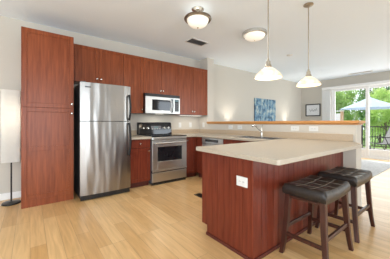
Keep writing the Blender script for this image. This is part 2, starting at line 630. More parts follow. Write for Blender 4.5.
fd = curved_front(FX0, FX1, 1.18, 1.748, FY, 0.07).build('freezer_door', M['fridgesteel'], t, bevel=0.008, smooth=False)
rd = curved_front(FX0, FX1, 0.085, 1.170, FY, 0.07).build('fridge_door', M['fridgesteel'], t, bevel=0.008)
MB().box(FX0 + .01, FX1 - .01, FY + 0.03, FY + 0.075, 0.012, 0.080).build('base_grille', M['black'], t, bevel=0.004)
hx = FX1 - 0.036


def handle(z0, z1, flip, par):
    pts = []
    for i in range(13):
        s = i / 12
        b = 0.034 * math.sin(PI * min(1, 0.04 + s * 0.96)) ** 0.5 if 0 < s < 1 else 0.0
        pts.append((hx + 0.012 * math.sin(PI * s), FY - 0.002 - b, z0 + (z1 - z0) * s))
    MB().tube(pts, [0.020] + [0.016] * 11 + [0.020], 10).build('handle', M['handle'], par, smooth=True)


handle(1.20, 1.60, 0, fd)
handle(0.62, 1.15, 1, rd)
MB().box(FX0 + 0.06, FX0 + 0.14, FY - 0.0005, FY + 0.006, 1.672, 1.690).build('badge', M['steel_dark'], fd, bevel=0.001)
for zz in ((1.748, 1.762),):
    MB().box(FX0 + 0.02, FX0 + 0.08, FY + 0.02, FY + 0.10, *zz).build('hinge_cover', M['steel_dark'], t, bevel=0.004)
for xx in (FX0 + 0.05, FX1 - 0.05):
    MB().lathe([(0.018, 0), (0.02, 0.012), (0.012, 0.03)], (xx, 3.6, 0.0), 12).build('foot', M['black'], t)

# ------------------------------------------------------------------ base cabinets on the kitchen wall
YB = 3.61
CT = 0.898     # counter top
CB = 0.860     # counter underside
BG = 'cherry base cabinets under the counter'


def base_box(t, x0, x1, y0=YB + .021, y1=YA - .001, z0=0.10):
    MB().box(x0, x1, y0, y1, z0, CB - 0.001).build('body', M['cherry_low'], t, bevel=0.002)


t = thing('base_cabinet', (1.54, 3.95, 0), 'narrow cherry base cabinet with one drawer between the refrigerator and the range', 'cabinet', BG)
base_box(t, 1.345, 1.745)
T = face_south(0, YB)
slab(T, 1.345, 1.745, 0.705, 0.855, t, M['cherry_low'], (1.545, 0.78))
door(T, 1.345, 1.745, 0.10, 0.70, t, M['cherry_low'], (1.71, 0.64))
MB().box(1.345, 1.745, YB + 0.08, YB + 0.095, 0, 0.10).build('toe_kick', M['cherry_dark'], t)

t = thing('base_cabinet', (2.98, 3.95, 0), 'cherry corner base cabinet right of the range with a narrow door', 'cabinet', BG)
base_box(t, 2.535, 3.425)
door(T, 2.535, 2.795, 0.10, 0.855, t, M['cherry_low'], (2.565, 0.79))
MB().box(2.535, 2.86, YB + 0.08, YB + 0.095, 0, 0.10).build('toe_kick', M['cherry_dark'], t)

XS = 2.80   # door fronts of the sink run
Tw = face_west(XS, 0)
# ------------------------------------------------------------------ dishwasher
t = thing('dishwasher', (3.1, 3.10, 0), 'stainless dishwasher under the sink counter beyond the peninsula, near the corner', 'dishwasher')
MB().box(XS + 0.03, 3.40, 2.81, 3.41, 0.10, CB - 0.005).build('tub_body', M['steel_dark'], t)
MB(Tw).box(-3.41, -2.81, 0, 0.03, 0.105, 0.735).build('door_panel', M['steel'], t, bevel=0.004)
cp = MB(Tw).box(-3.41, -2.81, -0.006, 0.03, 0.742, 0.853).build('control_panel', M['steel'], t, bevel=0.006)
MB(Tw).box(-3.30, -2.93, -0.009, -0.006, 0.775, 0.825).build('button_strip', M['blackglass'], cp)
MB(Tw).box(-3.36, -2.86, -0.035, -0.022, 0.69, 0.705).box(-3.35, -3.335, -0.022, 0.0, 0.69, 0.705).box(-2.885, -2.87, -0.022, 0, 0.69, 0.705).build('handle', M['chrome'], t, bevel=0.003)
MB(Tw).box(-3.41, -2.81, 0.05, 0.065, 0, 0.10).build('toe_kick', M['black'], t)
t = thing('filler_panel', (2.83, 3.52, 0), 'narrow cherry filler panel in the corner between base cabinet and dishwasher', 'panel')
MB(Tw).box(-3.60, -3.415, 0.002, 0.02, 0.10, CB - 0.002).build('board', M['cherry_low'], t)
MB(Tw).box(-3.60, -3.415, 0.06, 0.075, 0, 0.10).build('toe_kick', M['cherry_dark'], t)
# ------------------------------------------------------------------ sink base cabinet
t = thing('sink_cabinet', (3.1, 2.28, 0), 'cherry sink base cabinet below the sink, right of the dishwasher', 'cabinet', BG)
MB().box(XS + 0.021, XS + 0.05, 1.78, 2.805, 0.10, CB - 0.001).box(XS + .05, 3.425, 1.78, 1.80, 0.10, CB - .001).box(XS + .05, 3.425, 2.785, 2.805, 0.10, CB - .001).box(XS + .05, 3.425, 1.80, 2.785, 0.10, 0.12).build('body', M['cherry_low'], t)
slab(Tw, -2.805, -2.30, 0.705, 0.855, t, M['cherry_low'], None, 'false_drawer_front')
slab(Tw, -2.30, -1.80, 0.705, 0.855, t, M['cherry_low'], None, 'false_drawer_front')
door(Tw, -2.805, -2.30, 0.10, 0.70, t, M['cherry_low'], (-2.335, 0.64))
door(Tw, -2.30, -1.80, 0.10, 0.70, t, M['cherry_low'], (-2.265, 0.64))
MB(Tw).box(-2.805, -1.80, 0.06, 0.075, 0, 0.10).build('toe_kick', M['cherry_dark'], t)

# ------------------------------------------------------------------ peninsula
PXL, PY0, PY1 = 1.45, 1.11, 1.765
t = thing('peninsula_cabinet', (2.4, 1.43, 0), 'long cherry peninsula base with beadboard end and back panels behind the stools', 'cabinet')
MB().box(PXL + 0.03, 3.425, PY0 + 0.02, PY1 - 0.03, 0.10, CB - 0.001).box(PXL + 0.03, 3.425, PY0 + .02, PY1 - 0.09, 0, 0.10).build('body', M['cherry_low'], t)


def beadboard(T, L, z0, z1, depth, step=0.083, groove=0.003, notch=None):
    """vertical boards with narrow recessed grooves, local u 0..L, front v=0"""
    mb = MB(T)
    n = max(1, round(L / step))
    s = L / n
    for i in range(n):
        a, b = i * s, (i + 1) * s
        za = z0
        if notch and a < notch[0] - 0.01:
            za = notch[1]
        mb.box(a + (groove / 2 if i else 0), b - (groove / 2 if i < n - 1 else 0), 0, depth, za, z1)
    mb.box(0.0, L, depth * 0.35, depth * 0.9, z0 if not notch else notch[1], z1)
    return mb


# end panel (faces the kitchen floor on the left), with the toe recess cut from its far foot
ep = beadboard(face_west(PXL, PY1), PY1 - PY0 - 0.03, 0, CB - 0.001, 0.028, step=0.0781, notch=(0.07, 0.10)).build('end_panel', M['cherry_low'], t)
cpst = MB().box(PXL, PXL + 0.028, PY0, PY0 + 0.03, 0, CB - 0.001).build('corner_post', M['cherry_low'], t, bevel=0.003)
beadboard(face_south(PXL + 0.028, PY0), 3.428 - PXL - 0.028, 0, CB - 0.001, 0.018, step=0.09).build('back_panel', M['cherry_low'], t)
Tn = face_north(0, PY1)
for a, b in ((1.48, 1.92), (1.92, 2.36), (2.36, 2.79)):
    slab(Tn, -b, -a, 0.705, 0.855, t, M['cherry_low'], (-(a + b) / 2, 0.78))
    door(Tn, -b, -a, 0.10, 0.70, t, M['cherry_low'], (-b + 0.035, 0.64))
# shoe moulding along the floor of both panels
MB().box(PXL - 0.012, PXL, PY0 - 0.012, PY1 - 0.075, 0, 0.03).box(PXL, 3.428, PY0 - 0.012, PY0, 0, 0.03).build('shoe_moulding', M['cherry_dark'], t, bevel=0.003)


def plate(T, u, z, w, h, name='outlet', kind='rocker', label=None, group=None, gangs=2, sideways=False):
    t = thing(name, tuple(T @ Vector((u, 0, z - h / 2))), label, 'outlet' if 'outlet' in name else 'switch', group)
    MB(T).box(u - w / 2, u + w / 2, -0.006, -0.0005, z - h / 2, z + h / 2).build('cover_plate', M['plate'], t, bevel=0.002)
    for g in range(gangs):
        c = u + (g - (gangs - 1) / 2) * 0.046 * (1 if not sideways else 1.5)
        if kind == 'rocker':
            MB(T).box(c - 0.016, c + 0.016, -0.0095, -0.006, z - 0.03, z + 0.03).build('rocker', M['plate'], t, bevel=0.001)
        else:
            a, b = (0.017, 0.012) if not sideways else (0.012, 0.017)
            for s in (-1, 1):
                uu, zz = (c, z + s * 0.02) if not sideways else (u + s * 0.02 + (g - (gangs - 1) / 2) * 0.0, z)
                f = MB(T).box(uu - a, uu + a, -0.0085, -0.006, zz - b, zz + b).build('receptacle', M['plate'], t, bevel=0.002)
                MB(T).box(uu - 0.007, uu - 0.004, -0.009, -0.0085, zz - 0.005, zz + 0.005).box(uu + 0.004, uu + 0.007, -0.009, -0.0085, zz - 0.005, zz + 0.005).build('slot', M['steel_dark'], f)
    return t


plate(face_west(PXL, 0), -1.222, 0.645, 0.120, 0.085, 'electrical_outlet', 'receptacle', 'white double outlet plate on the cherry end panel of the peninsula', gangs=1, sideways=True)
SP = 'white plates on the kitchen wall'
plate(face_south(0, YA), 2.83, 1.10, 0.075, 0.118, 'light_switch', 'rocker', 'white switch plate on the kitchen wall, nearest the range', SP, gangs=1)
plate(face_south(0, YA), 3.14, 1.10, 0.075, 0.118, 'light_switch', 'rocker', 'white switch plate on the kitchen wall, beside the corner of the column', SP, gangs=1)
plate(face_west(3.43, 0), -4.12, 1.10, 0.075, 0.118, 'light_switch', 'rocker', 'white switch plate on the side face of the wall column', gangs=1)
HG = 'white outlets on the half wall'
for yy, lab in ((3.21, 'white outlet plate on the half wall left of the faucet, nearest the column'), (2.95, 'white outlet plate on the half wall left of the faucet, nearer the sink'),
                (1.79, 'white horizontal outlet plate on the half wall right of the faucet, nearer the sink'), (1.50, 'white horizontal outlet plate on the half wall nearest its free end')):
    big = yy < 2.5
    plate(face_west(3.43, 0), -yy, 1.06, 0.135 if big else 0.12, 0.075, 'electrical_outlet', 'receptacle', lab, HG, gangs=1, sideways=True)

# ------------------------------------------------------------------ countertops
t = thing('countertop', (2.6, 2.0, CB), 'long beige speckled countertop covering the peninsula, sink run and corner right of the range', 'countertop')
outer = [(2.532, YA - 0.001), (2.532, 3.575), (2.765, 3.575), (2.765, 1.80), (1.395, 1.80), (1.382, 1.785), (1.335, 0.822), (1.350, 0.806), (3.09, 0.806), (3.14, 0.83),
         (3.42, 0.965), (3.428, 0.99), (3.428, YA - 0.001)]
SX0, SX1, SY0, SY1 = 2.86, 3.29, 1.84, 2.62
hole = [(SX0 + .012, SY0 + .012), (SX1 - .012, SY0 + .012), (SX1 - .012, SY1 - .012), (SX0 + .012, SY1 - .012)]
MB().prism(outer, CB, CT, [hole]).build('top', M['counter'], t, bevel=0.004)
MB().box(3.408, 3.428, 0.99, YA - 0.022, CT, CT + 0.10).box(2.532, 3.408, YA - 0.021, YA - 0.001, CT, CT + 0.10).build('backsplash', M['splash'], t, bevel=0.003)
t = thing('countertop', (1.54, 3.95, CB), 'short beige countertop piece left of the range beside the refrigerator', 'countertop')
MB().box(1.343, 1.752, 3.575, YA - 0.001, CB, CT).build('top', M['counter'], t, bevel=0.004)
MB().box(1.343, 1.752, YA - 0.021, YA - 0.001, CT, CT + 0.10).build('backsplash', M['splash'], t, bevel=0.003)

# ------------------------------------------------------------------ sink and faucet
t = thing('sink', ((SX0 + SX1) / 2, (SY0 + SY1) / 2, CT - 0.2), 'double-bowl stainless steel sink set in the beige counter below the half wall', 'sink')
ym = (SY0 + SY1) / 2
rim = MB().prism([(SX0, SY0), (SX1, SY0), (SX1, SY1), (SX0, SY1)], CT, CT + 0.006,
                 [[(SX0 + .03, SY0 + .03), (SX1 - .075, SY0 + .03), (SX1 - .075, ym - .015), (SX0 + .03, ym - .015)],
                  [(SX0 + .03, ym + .015), (SX1 - .075, ym + .015), (SX1 - .075, SY1 - .03), (SX0 + .03, SY1 - .03)]])
rim.build('rim', M['sinksteel'], t, bevel=0.002)
for (a, b) in ((SY0 + .03, ym - .015), (ym + .015, SY1 - .03)):
    x0, x1 = SX0 + .03, SX1 - .075
    m = MB()
    zb = CT - 0.19
    m.box(x0 - .003, x1 + .003, a - .003, b + .003, zb - 0.003, zb)
    m.box(x0 - .003, x0, a - .003, b + .003, zb, CT).box(x1, x1 + .003, a - .003, b + .003, zb, CT)
    m.box(x0, x1, a - .003, a, zb, CT).box(x0, x1, b, b + .003, zb, CT)
    bw = m.build('bowl', M['sinksteel'], t)
    MB().lathe([(0.04, 0), (0.04, 0.003), (0.02, 0.004)], ((x0 + x1) / 2, (a + b) / 2, zb), 20).build('drain', M['chrome'], bw)
fx, fy = SX1 - 0.035, 2.30
fz = CT + 0.006
t = thing('faucet', (fx, fy, fz), 'brushed nickel kitchen faucet with raised lever standing behind the sink', 'faucet')
MB().lathe([(0.030, 0), (0.030, 0.008), (0.024, 0.014), (0.020, 0.03), (0.020, 0.10), (0.022, 0.11), (0.016, 0.125), (0.004, 0.13)], (fx, fy, fz), 20).build('body', M['chrome'], t, smooth=True)
MB().tube([(fx - .005, fy, fz + .075), (fx - .06, fy + .004, fz + .125), (fx - .12, fy + .01, fz + .172), (fx - .17, fy + .015, fz + .200), (fx - .21, fy + .018, fz + .203), (fx - .232, fy + .02, fz + .185)],
          [0.014, 0.013, 0.013, 0.014, 0.017, 0.016], 12).build('spout', M['chrome'], t, smooth=True)
MB().tube([(fx, fy, fz + .11), (fx + .004, fy - .004, fz + .17), (fx - .004, fy - .012, fz + .215)], [0.012, 0.008, 0.010], 10).build('lever', M['chrome'], t, smooth=True)

# ------------------------------------------------------------------ range
RX0, RX1, RY = 1.757, 2.527, 3.57
rc = (RX0 + RX1) / 2
t = thing('range', (rc, 3.9, 0), 'freestanding stainless steel electric range with black backguard and glass cooktop', 'stove')
MB().box(RX0, RX1, RY + 0.045, 4.20, 0.03, 0.885).build('body', M['steel_dark'], t)
MB().box(RX0, RX1, RY + 0.0, 4.19, 0.886, 0.905).build('cooktop', M['blackglass'], t, bevel=0.005)
for (bx, by, br) in ((1.95, 3.75, 0.11), (2.34, 3.75, 0.085), (1.95, 4.03, 0.08), (2.34, 4.03, 0.10)):
    MB().prism([(bx + br * math.cos(a * PI / 16), by + br * math.sin(a * PI / 16)) for a in range(32)], 0.905, 0.9056,
               [[(bx + (br - .006) * math.cos(a * PI / 16), by + (br - .006) * math.sin(a * PI / 16)) for a in range(32)]]).build('burner_ring', M['steel_dark'], t)
MB().prism([(RX0, RY + .04), (RX0, RY + 0.005), (RX0 + 0.02, RY - 0.01), (RX1 - 0.02, RY - 0.01), (RX1, RY + 0.005), (RX1, RY + .04)], 0.835, 0.886).build('front_trim', M['steel'], t, bevel=0.008)
bgd = MB()
bgd.add([(RX0, 4.150, 0.905), (RX0, 4.27, 0.905), (RX0, 4.27, 1.160), (RX0, 4.20, 1.160), (RX0, 4.175, 1.14),
         (RX1, 4.150, 0.905), (RX1, 4.27, 0.905), (RX1, 4.27, 1.160), (RX1, 4.20, 1.160), (RX1, 4.175, 1.14)],
        [(0, 1, 2, 3, 4), (9, 8, 7, 6, 5), (0, 5, 6, 1), (1, 6, 7, 2), (2, 7, 8, 3), (3, 8, 9, 4), (4, 9, 5, 0)])
bg_ = bgd.build('backguard', M['blackglass'], t, bevel=0.006)
slope = math.atan2(0.025, 0.235)
KM = Matrix.Translation((0, 4.160, 1.03)) @ Matrix.Rotation(-slope, 4, 'X')
for kx in (RX0 + 0.09, RX0 + 0.19, RX1 - 0.19, RX1 - 0.09):
    K = KM @ Matrix.Translation((kx, 0, 0.01)) @ Matrix.Rotation(rad(90), 4, 'X')
    MB(K).lathe([(0.030, -0.002), (0.030, 0.006), (0.024, 0.010), (0.020, 0.028), (0.004, 0.030)], seg=20).build('control_knob', M['chrome'], bg_, smooth=True)
dp = MB(KM).box(rc - 0.12, rc + 0.12, -0.006, -0.0005, -0.02, 0.055).build('display_panel', M['steel_dark'], bg_, bevel=0.002)
MB(KM).box(rc - 0.045, rc + 0.045, -0.0075, -0.006, 0.012, 0.04).build('clock_display', M['clock'], dp)
for i in range(4):
    MB(KM).box(rc - 0.10 + i * 0.055, rc - 0.07 + i * 0.055, -0.0075, -0.006, -0.014, -0.004).build('button', M['plate'], dp)
# oven door
od = MB()
Tf = face_south(0, RY)
z0, z1 = 0.275, 0.828
wx0, wx1, wz0, wz1 = RX0 + 0.115, RX1 - 0.115, 0.43, 0.70
od = MB().box(RX0 + .003, wx0, RY, RY + .042, z0, z1).box(wx1, RX1 - .003, RY, RY + .042, z0, z1).box(wx0, wx1, RY, RY + .042, z0, wz0).box(wx0, wx1, RY, RY + .042, wz1, z1)
odo = od.build('oven_door', M['steel'], t, bevel=0.004)
MB().box(wx0, wx1, RY + 0.006, RY + 0.03, wz0, wz1).build('oven_window', M['blackglass'], odo)
hd = MB().tube([(RX0 + 0.05, RY - 0.045, 0.775), (RX0 + 0.2, RY - 0.055, 0.775), (rc, RY - 0.06, 0.775), (RX1 - 0.2, RY - 0.055, 0.775), (RX1 - 0.05, RY - 0.045, 0.775)], 0.014, 12)
hd.tube([(RX0 + .07, RY - .045, .775), (RX0 + .07, RY + .002, .775)], 0.011).tube([(RX1 - .07, RY - .045, .775), (RX1 - .07, RY + .002, .775)], 0.011)
hd.build('oven_handle', M['steel'], odo, smooth=True)
dw = MB().box(RX0 + .003, RX1 - .003, RY + 0.002, RY + .042, 0.055, 0.225).build('storage_drawer', M['steel'], t, bevel=0.005)
MB().box(RX0 + 0.003, RX1 - .003, RY + 0.012, RY + 0.042, 0.228, 0.272).build('drawer_recess', M['black'], t)
MB().box(RX0 + 0.003, RX1 - .003, RY - 0.006, RY + 0.012, 0.245, 0.272).build('vent_lip', M['steel'], t, bevel=0.003)
MB().box(RX0 + 0.01, RX1 - 0.01, RY + 0.02, RY + 0.044, 0.0, 0.052).build('kick_plate', M['black'], t)

# ------------------------------------------------------------------ microwave
MX0, MX1, MY = 1.768, 2.560, 3.87
t = thing('microwave', (rc, 4.07, 1.335), 'stainless over-the-range microwave mounted under the short wall cabinet', 'microwave')
MB().box(MX0, MX1, MY + 0.03, YA - 0.001, 1.337, 1.733).build('case', M['black'], t)
MB().box(MX0, MX1, MY + 0.006, MY + .03, 1.675, 1.732).build('vent_grille', M['black'], t, bevel=0.003)
a0, a1 = MX0 + 0.14, MX1 - 0.235
md = MB().box(MX0, a0, MY, MY + .03, 1.34, 1.672).box(a1, MX1 - 0.17, MY, MY + .03, 1.34, 1.672).box(a0, a1, MY, MY + .03, 1.34, 1.405).box(a0, a1, MY, MY + .03, 1.615, 1.672).build('door', M['steel'], t, bevel=0.003)
MB().box(a0, a1, MY + 0.004, MY + 0.02, 1.405, 1.615).build('door_window', M['blackglass'], md)
MB().tube([(MX1 - 0.20, MY + .002, 1.37), (MX1 - 0.20, MY - .03, 1.39), (MX1 - 0.197, MY - .038, 1.50), (MX1 - 0.20, MY - .03, 1.62), (MX1 - 0.20, MY + .002, 1.64)], 0.012, 10).build('door_handle', M['black'], md, smooth=True)
cpn = MB().box(MX1 - 0.168, MX1, MY, MY + .03, 1.34, 1.672).build('control_panel', M['steel'], t, bevel=0.003)
kp = MB().box(MX1 - 0.13, MX1 - 0.03, MY - 0.002, MY, 1.39, 1.64).build('keypad', M['black'], cpn)
MB().box(MX1 - 0.12, MX1 - 0.04, MY - 0.003, MY - 0.002, 1.60, 1.63).build('display', M['clock'], kp)
for r in range(4):
    for c in range(3):
        MB().box(MX1 - 0.118 + c * 0.028, MX1 - 0.098 + c * 0.028, MY - 0.0035, MY - 0.002, 1.41 + r * 0.043, 1.435 + r * 0.043).build('key', M['steel_dark'], kp)

MB().box(rc - 0.09, rc + 0.09, 3.98, 4.04, 1.334, 1.3368).build('added_task_lens', M['uplens'], bpy.data.objects['microwave'])  # glowing lens and lamp added under the microwave to brighten the backsplash
lamp('added_task_light', 'AREA', (0, -0.06, -0.006), 1.2, (1, 0.94, 0.84), parent=bpy.data.objects['microwave'], shape='RECTANGLE', size=0.18, size_y=0.06)
t = thing('added_cabinet_strip', (3.0, 4.08, 1.31), 'slim white strip light added under the right hand wall cabinet to brighten the backsplash', 'lamp')
MB().box(2.68, 3.32, 4.05, 4.11, 1.316, 1.334).build('housing', M['plate'], t, bevel=0.003)  # strip fixture and its lamp are added to lift the wall below
MB().box(2.70, 3.30, 4.06, 4.10, 1.313, 1.316).build('diffuser', M['uplens'], t)
lamp('added_strip_lamp', 'AREA', (0, 0, 0.0), 0.9, (1, 0.95, 0.86), parent=t, shape='RECTANGLE', size=0.6, size_y=0.04)

# ------------------------------------------------------------------ bar stools
t = thing('bar_stool', (2.04, 0.865, 0), 'dark leather saddle bar stool nearest the camera, at the left end of the peninsula', 'stool', 'two bar stools at the peninsula')
st = t
SW, SD, SH = 0.262, 0.178, 0.605   # half width, half depth, seat top


def seatpad():
    nx, ny = 44, 30
    mb = MB()
    ox, oy = st.location.x, st.location.y
    top, bot = [], []

    def prof(d, r):   # rounding near the rim, d = distance from edge
        if d >= r: return 0.0
        return r - math.sqrt(max(0, r * r - (r - d) ** 2))
    vs_, fs = [], []
    for j in range(ny + 1):
        for i in range(nx + 1):
            u, v = i / nx * 2 - 1, j / ny * 2 - 1
            x, y = u * SW, v * SD
            z = SH + 0.018 * u * u - 0.012 * (1 - v * v) * (1 - u * u) * 0.5
            # tufted grooves
            for gx in (-0.5, 0.0, 0.5):
                z -= 0.006 * math.exp(-((u - gx) / 0.035) ** 2) * (1 - abs(v) ** 6)
            for gy in (-0.33, 0.33):
                z -= 0.006 * math.exp(-((v - gy) / 0.05) ** 2) * (1 - abs(u) ** 8)
            z += 0.003 * abs(math.sin((u * 2) * PI)) * abs(math.cos(v * 1.5 * PI)) * 0.8
            z -= prof(SW - abs(x), 0.03) * 0.8 + prof(SD - abs(y), 0.03) * 0.8
            vs_.append((ox + x, oy + y, z))
    n = (nx + 1)
    for j in range(ny):
        for i in range(nx):
            fs.append((j * n + i, j * n + i + 1, (j + 1) * n + i + 1, (j + 1) * n + i))
    per = [i for i in range(nx + 1)] + [j * n + nx for j in range(1, ny + 1)] + [ny * n + i for i in range(nx - 1, -1, -1)] + [j * n for j in range(ny - 1, 0, -1)]
    k = len(vs_)
    m = len(per)
    for lvl, (zz, inset) in enumerate(((0.53, 0.0), (0.515, 0.006))):
        for p in per:
            x, y, z = vs_[p]
            s = 1 - inset / 0.2
            sag = 0.014 * ((x - ox) / SW) ** 2
            vs_.append((ox + (x - ox) * s, oy + (y - oy) * s, zz + sag))
    for a in range(m):
        b = (a + 1) % m
        fs.append((per[a], per[b], k + b, k + a))
        fs.append((k + a, k + b, k + m + b, k + m + a))
    fs.append(tuple(k + m + a for a in range(m)))
    mb.add(vs_, fs)
    return mb


sp = seatpad().build('seat_cushion', M['leather'], st, smooth=True)
cx, cy = st.location.x, st.location.y
lines = MB()
for gx in (-0.5, 0.0, 0.5):
    lines.tube([(cx + gx * SW, cy + s * SD * 0.30, SH - 0.002 + 0.018 * gx * gx) for s in (-3.1, -2, -1, 0, 1, 2, 3.1)], 0.0022, 6)
for gy in (-0.33, 0.33):
    lines.tube([(cx + s * SW * 0.235, cy + gy * SD, SH - 0.004 + 0.018 * (s * .235) ** 2) for s in (-4, -3, -2, -1, 0, 1, 2, 3, 4)], 0.0022, 6)
lines.build('stitching', M['stitch'], sp)
LX, LY = 0.222, 0.142
for sx in (-1, 1):
    for sy in (-1, 1):
        secs = []
        for s in (0, 0.12, 0.3, 0.5, 0.7, 0.85, 0.95, 1.0):
            z = 0.525 * (1 - s)
            off = 0.028 * s + 0.014 * s ** 4
            hw = 0.023 - 0.006 * s
            secs.append((cx + sx * (LX + off), cy + sy * (LY + off), z, hw, hw))
        MB().loft(secs).build('leg', M['stoolwood'], st, bevel=0.003)


def legc(z):
    s = 1 - z / 0.525
    return 0.028 * s + 0.014 * s ** 4


for sy in (-1, 1):
    z = 0.235; o = legc(z)
    MB().beam((cx - LX - o + .018, cy + sy * (LY + o), z), (cx + LX + o - .018, cy + sy * (LY + o), z), 0.020, 0.032).build('long_stretcher', M['stoolwood'], st, bevel=0.003)
    z = 0.506; o = legc(z)
    MB().beam((cx - LX - o + .02, cy + sy * (LY + o), z), (cx + LX + o - .02, cy + sy * (LY + o), z), 0.018, 0.020).build('apron', M['stoolwood'], st, bevel=0.002)
for sx in (-1, 1):
    z = 0.175; o = legc(z)
    MB().beam((cx + sx * (LX + o), cy - LY - o + .018, z), (cx + sx * (LX + o), cy + LY + o - .018, z), 0.020, 0.032).build('side_stretcher', M['stoolwood'], st, bevel=0.003)
    z = 0.506; o = legc(z)
    MB().beam((cx + sx * (LX + o), cy - LY - o + .02, z), (cx + sx * (LX + o), cy + LY + o - .02, z), 0.018, 0.020).build('apron', M['stoolwood'], st, bevel=0.002)
s2 = dup(st)
s2.location = (2.765, 0.875, 0)
s2['label'] = 'dark leather saddle bar stool farther from the camera, beside the half wall end'

# ------------------------------------------------------------------ pendants
PG = 'pendant lamps above the peninsula'
t = thing('pendant_lamp', (2.13, 1.42, 1.66), 'cone shaped glass pendant lamp, left one of the two above peninsula', 'lamp', PG)
px, py, pz = t.location
MB().lathe([(0.062, 0.0), (0.062, -0.008), (0.045, -0.022), (0.012, -0.032)], (px, py, CE - 0.0005), 28).build('canopy', M['nickel'], t, smooth=True)
MB().tube([(px, py, CE - 0.03), (px, py, pz + 0.20)], 0.0065, 10).build('rod', M['nickel'], t, smooth=True)
MB().lathe([(0.010, 0.215), (0.014, 0.19), (0.024, 0.182), (0.026, 0.150), (0.034, 0.142), (0.036, 0.122), (0.028, 0.114), (0.01, 0.112)], (px, py, pz), 24).build('socket', M['nickel'], t, smooth=True)
sh = MB()
pr = [(0.028, 0.118), (0.045, 0.112), (0.075, 0.090), (0.105, 0.064), (0.130, 0.036), (0.146, 0.012), (0.150, 0.0)]
pr2 = [(r - 0.005, z - 0.003) for r, z in reversed(pr)]
rs = [[(px + r * math.cos(2 * PI * j / 40), py + r * math.sin(2 * PI * j / 40), pz + z) for j in range(40)] for r, z in pr + pr2]
sh.rings(rs, cap=False, closed=True)
sh.build('glass_shade', M['alabaster'], t, smooth=True)
MB().lathe([(0.010, 0.105), (0.016, 0.09), (0.028, 0.065), (0.026, 0.045), (0.012, 0.034), (0.002, 0.032)], (px, py, pz), 16).build('bulb', M['bulb'], t, smooth=True)
lamp('bulb_light', 'POINT', (0, 0, -0.01), 2.5, (1, 0.88, 0.70), parent=t, shadow_soft_size=0.08)
t2 = dup(t)
t2.location = (2.96, 1.36, 1.655)
t2['label'] = 'cone shaped glass pendant lamp, right one of the two, nearer the patio door'

# ------------------------------------------------------------------ ceiling lights
t = thing('ceiling_light', (1.86, 2.36, 2.45), 'semi-flush ceiling light with pewter ring and frosted bowl hanging near the camera', 'lamp')
c = (1.86, 2.36, 0)
MB().lathe([(0.085, CE - .0005), (0.085, CE - .010), (0.062, CE - .022), (0.02, CE - .028)], c, 32).build('canopy', M['chrome'], t, smooth=True)
MB().lathe([(0.014, CE - .026), (0.014, CE - .05), (0.03, CE - .06), (0.03, CE - .075), (0.014, CE - .085), (0.014, CE - .13)], c, 20).build('stem', M['nickel'], t, smooth=True)
rs = [(0.165, 2.625), (0.188, 2.612), (0.192, 2.598), (0.178, 2.580), (0.154, 2.585)]
MB().rings([[(c[0] + r * math.cos(2 * PI * j / 40), c[1] + r * math.sin(2 * PI * j / 40), z) for j in range(40)] for r, z in rs], closed=True, cap=False).build('ring', M['bronze'], t, smooth=True)
MB().lathe([(0.03, 2.618), (0.12, 2.612), (0.152, 2.594), (0.148, 2.565), (0.128, 2.530), (0.095, 2.503), (0.05, 2.488), (0.004, 2.484)], c, 40).build('glass_bowl', M['dome'], t, smooth=True)
MB().lathe([(0.010, 2.486), (0.012, 2.476), (0.004, 2.468)], c, 14).build('finial', M['nickel'], t, smooth=True)
lamp('lamp_uplight', 'POINT', (0, 0, 0.19), 1.6, (1, 0.95, 0.88), parent=t, shadow_soft_size=0.02)
lamp('lamp_light', 'SPOT', (0, 0, 0.0), 36, (1, 0.97, 0.92), parent=t, spot_size=rad(165), spot_blend=0.6, shadow_soft_size=0.15)

t = thing('ceiling_light', (3.13, 2.36, 2.6), 'flush ceiling light with pale metal rim and frosted bowl, above the sink counter', 'lamp')
c = (3.13, 2.36, 0)
MB().rings([[(c[0] + r * math.cos(2 * PI * j / 40), c[1] + r * math.sin(2 * PI * j / 40), z) for j in range(40)] for r, z in
            [(0.15, CE - .0005), (0.205, CE - .0005), (0.218, CE - .02), (0.214, CE - .050), (0.18, CE - .056), (0.15, CE - .03)]], closed=True, cap=False).build('rim', M['chrome'], t, smooth=True)
MB().lathe([(0.170, CE - .030), (0.178, CE - .058), (0.166, CE - .082), (0.135, CE - .108), (0.10, CE - .122), (0.05, CE - .132), (0.004, CE - .134)], c, 40).build('glass_bowl', M['dome'], t, smooth=True)
MB().lathe([(0.010, CE - .133), (0.012, CE - .141), (0.004, CE - .147)], c, 14).build('finial', M['nickel'], t, smooth=True)
lamp('lamp_light', 'SPOT', (0, 0, -0.03), 36, (1, 0.97, 0.92), parent=t, spot_size=rad(165), spot_blend=0.6, shadow_soft_size=0.15)


def vent(x, y, lx, ly, label, n=8, mat='plate', along='x', dark=True):
    t = thing('ceiling_vent', (x, y, CE - .012), label, 'vent', 'ceiling vents')
    MB().prism([(x - lx / 2, y - ly / 2), (x + lx / 2, y - ly / 2), (x + lx / 2, y + ly / 2), (x - lx / 2, y + ly / 2)], CE - 0.010, CE - 0.0005,
               [[(x - lx / 2 + .02, y - ly / 2 + .02), (x + lx / 2 - .02, y - ly / 2 + .02), (x + lx / 2 - .02, y + ly / 2 - .02), (x - lx / 2 + .02, y + ly / 2 - .02)]]).build('frame', M[mat], t)
    MB().box(x - lx / 2 + .02, x + lx / 2 - .02, y - ly / 2 + .02, y + ly / 2 - .02, CE - 0.002, CE - 0.0008).build('duct_opening', M['black'], t)
    m = MB()
    for i in range(n):
        if along == 'x':
            yy = y - ly / 2 + .02 + (ly - .04) * (i + .5) / n
            m.beam((x - lx / 2 + .02, yy, CE - .006), (x + lx / 2 - .02, yy, CE - .006), 0.006, 0.004)
        else:
            xx = x - lx / 2 + .02 + (lx - .04) * (i + .5) / n
            m.beam((xx, y - ly / 2 + .02, CE - .006), (xx, y + ly / 2 - .02, CE - .006), 0.006, 0.004)
    m.build('louvres', M['steel_dark' if dark else 'plate'], t)
    return t


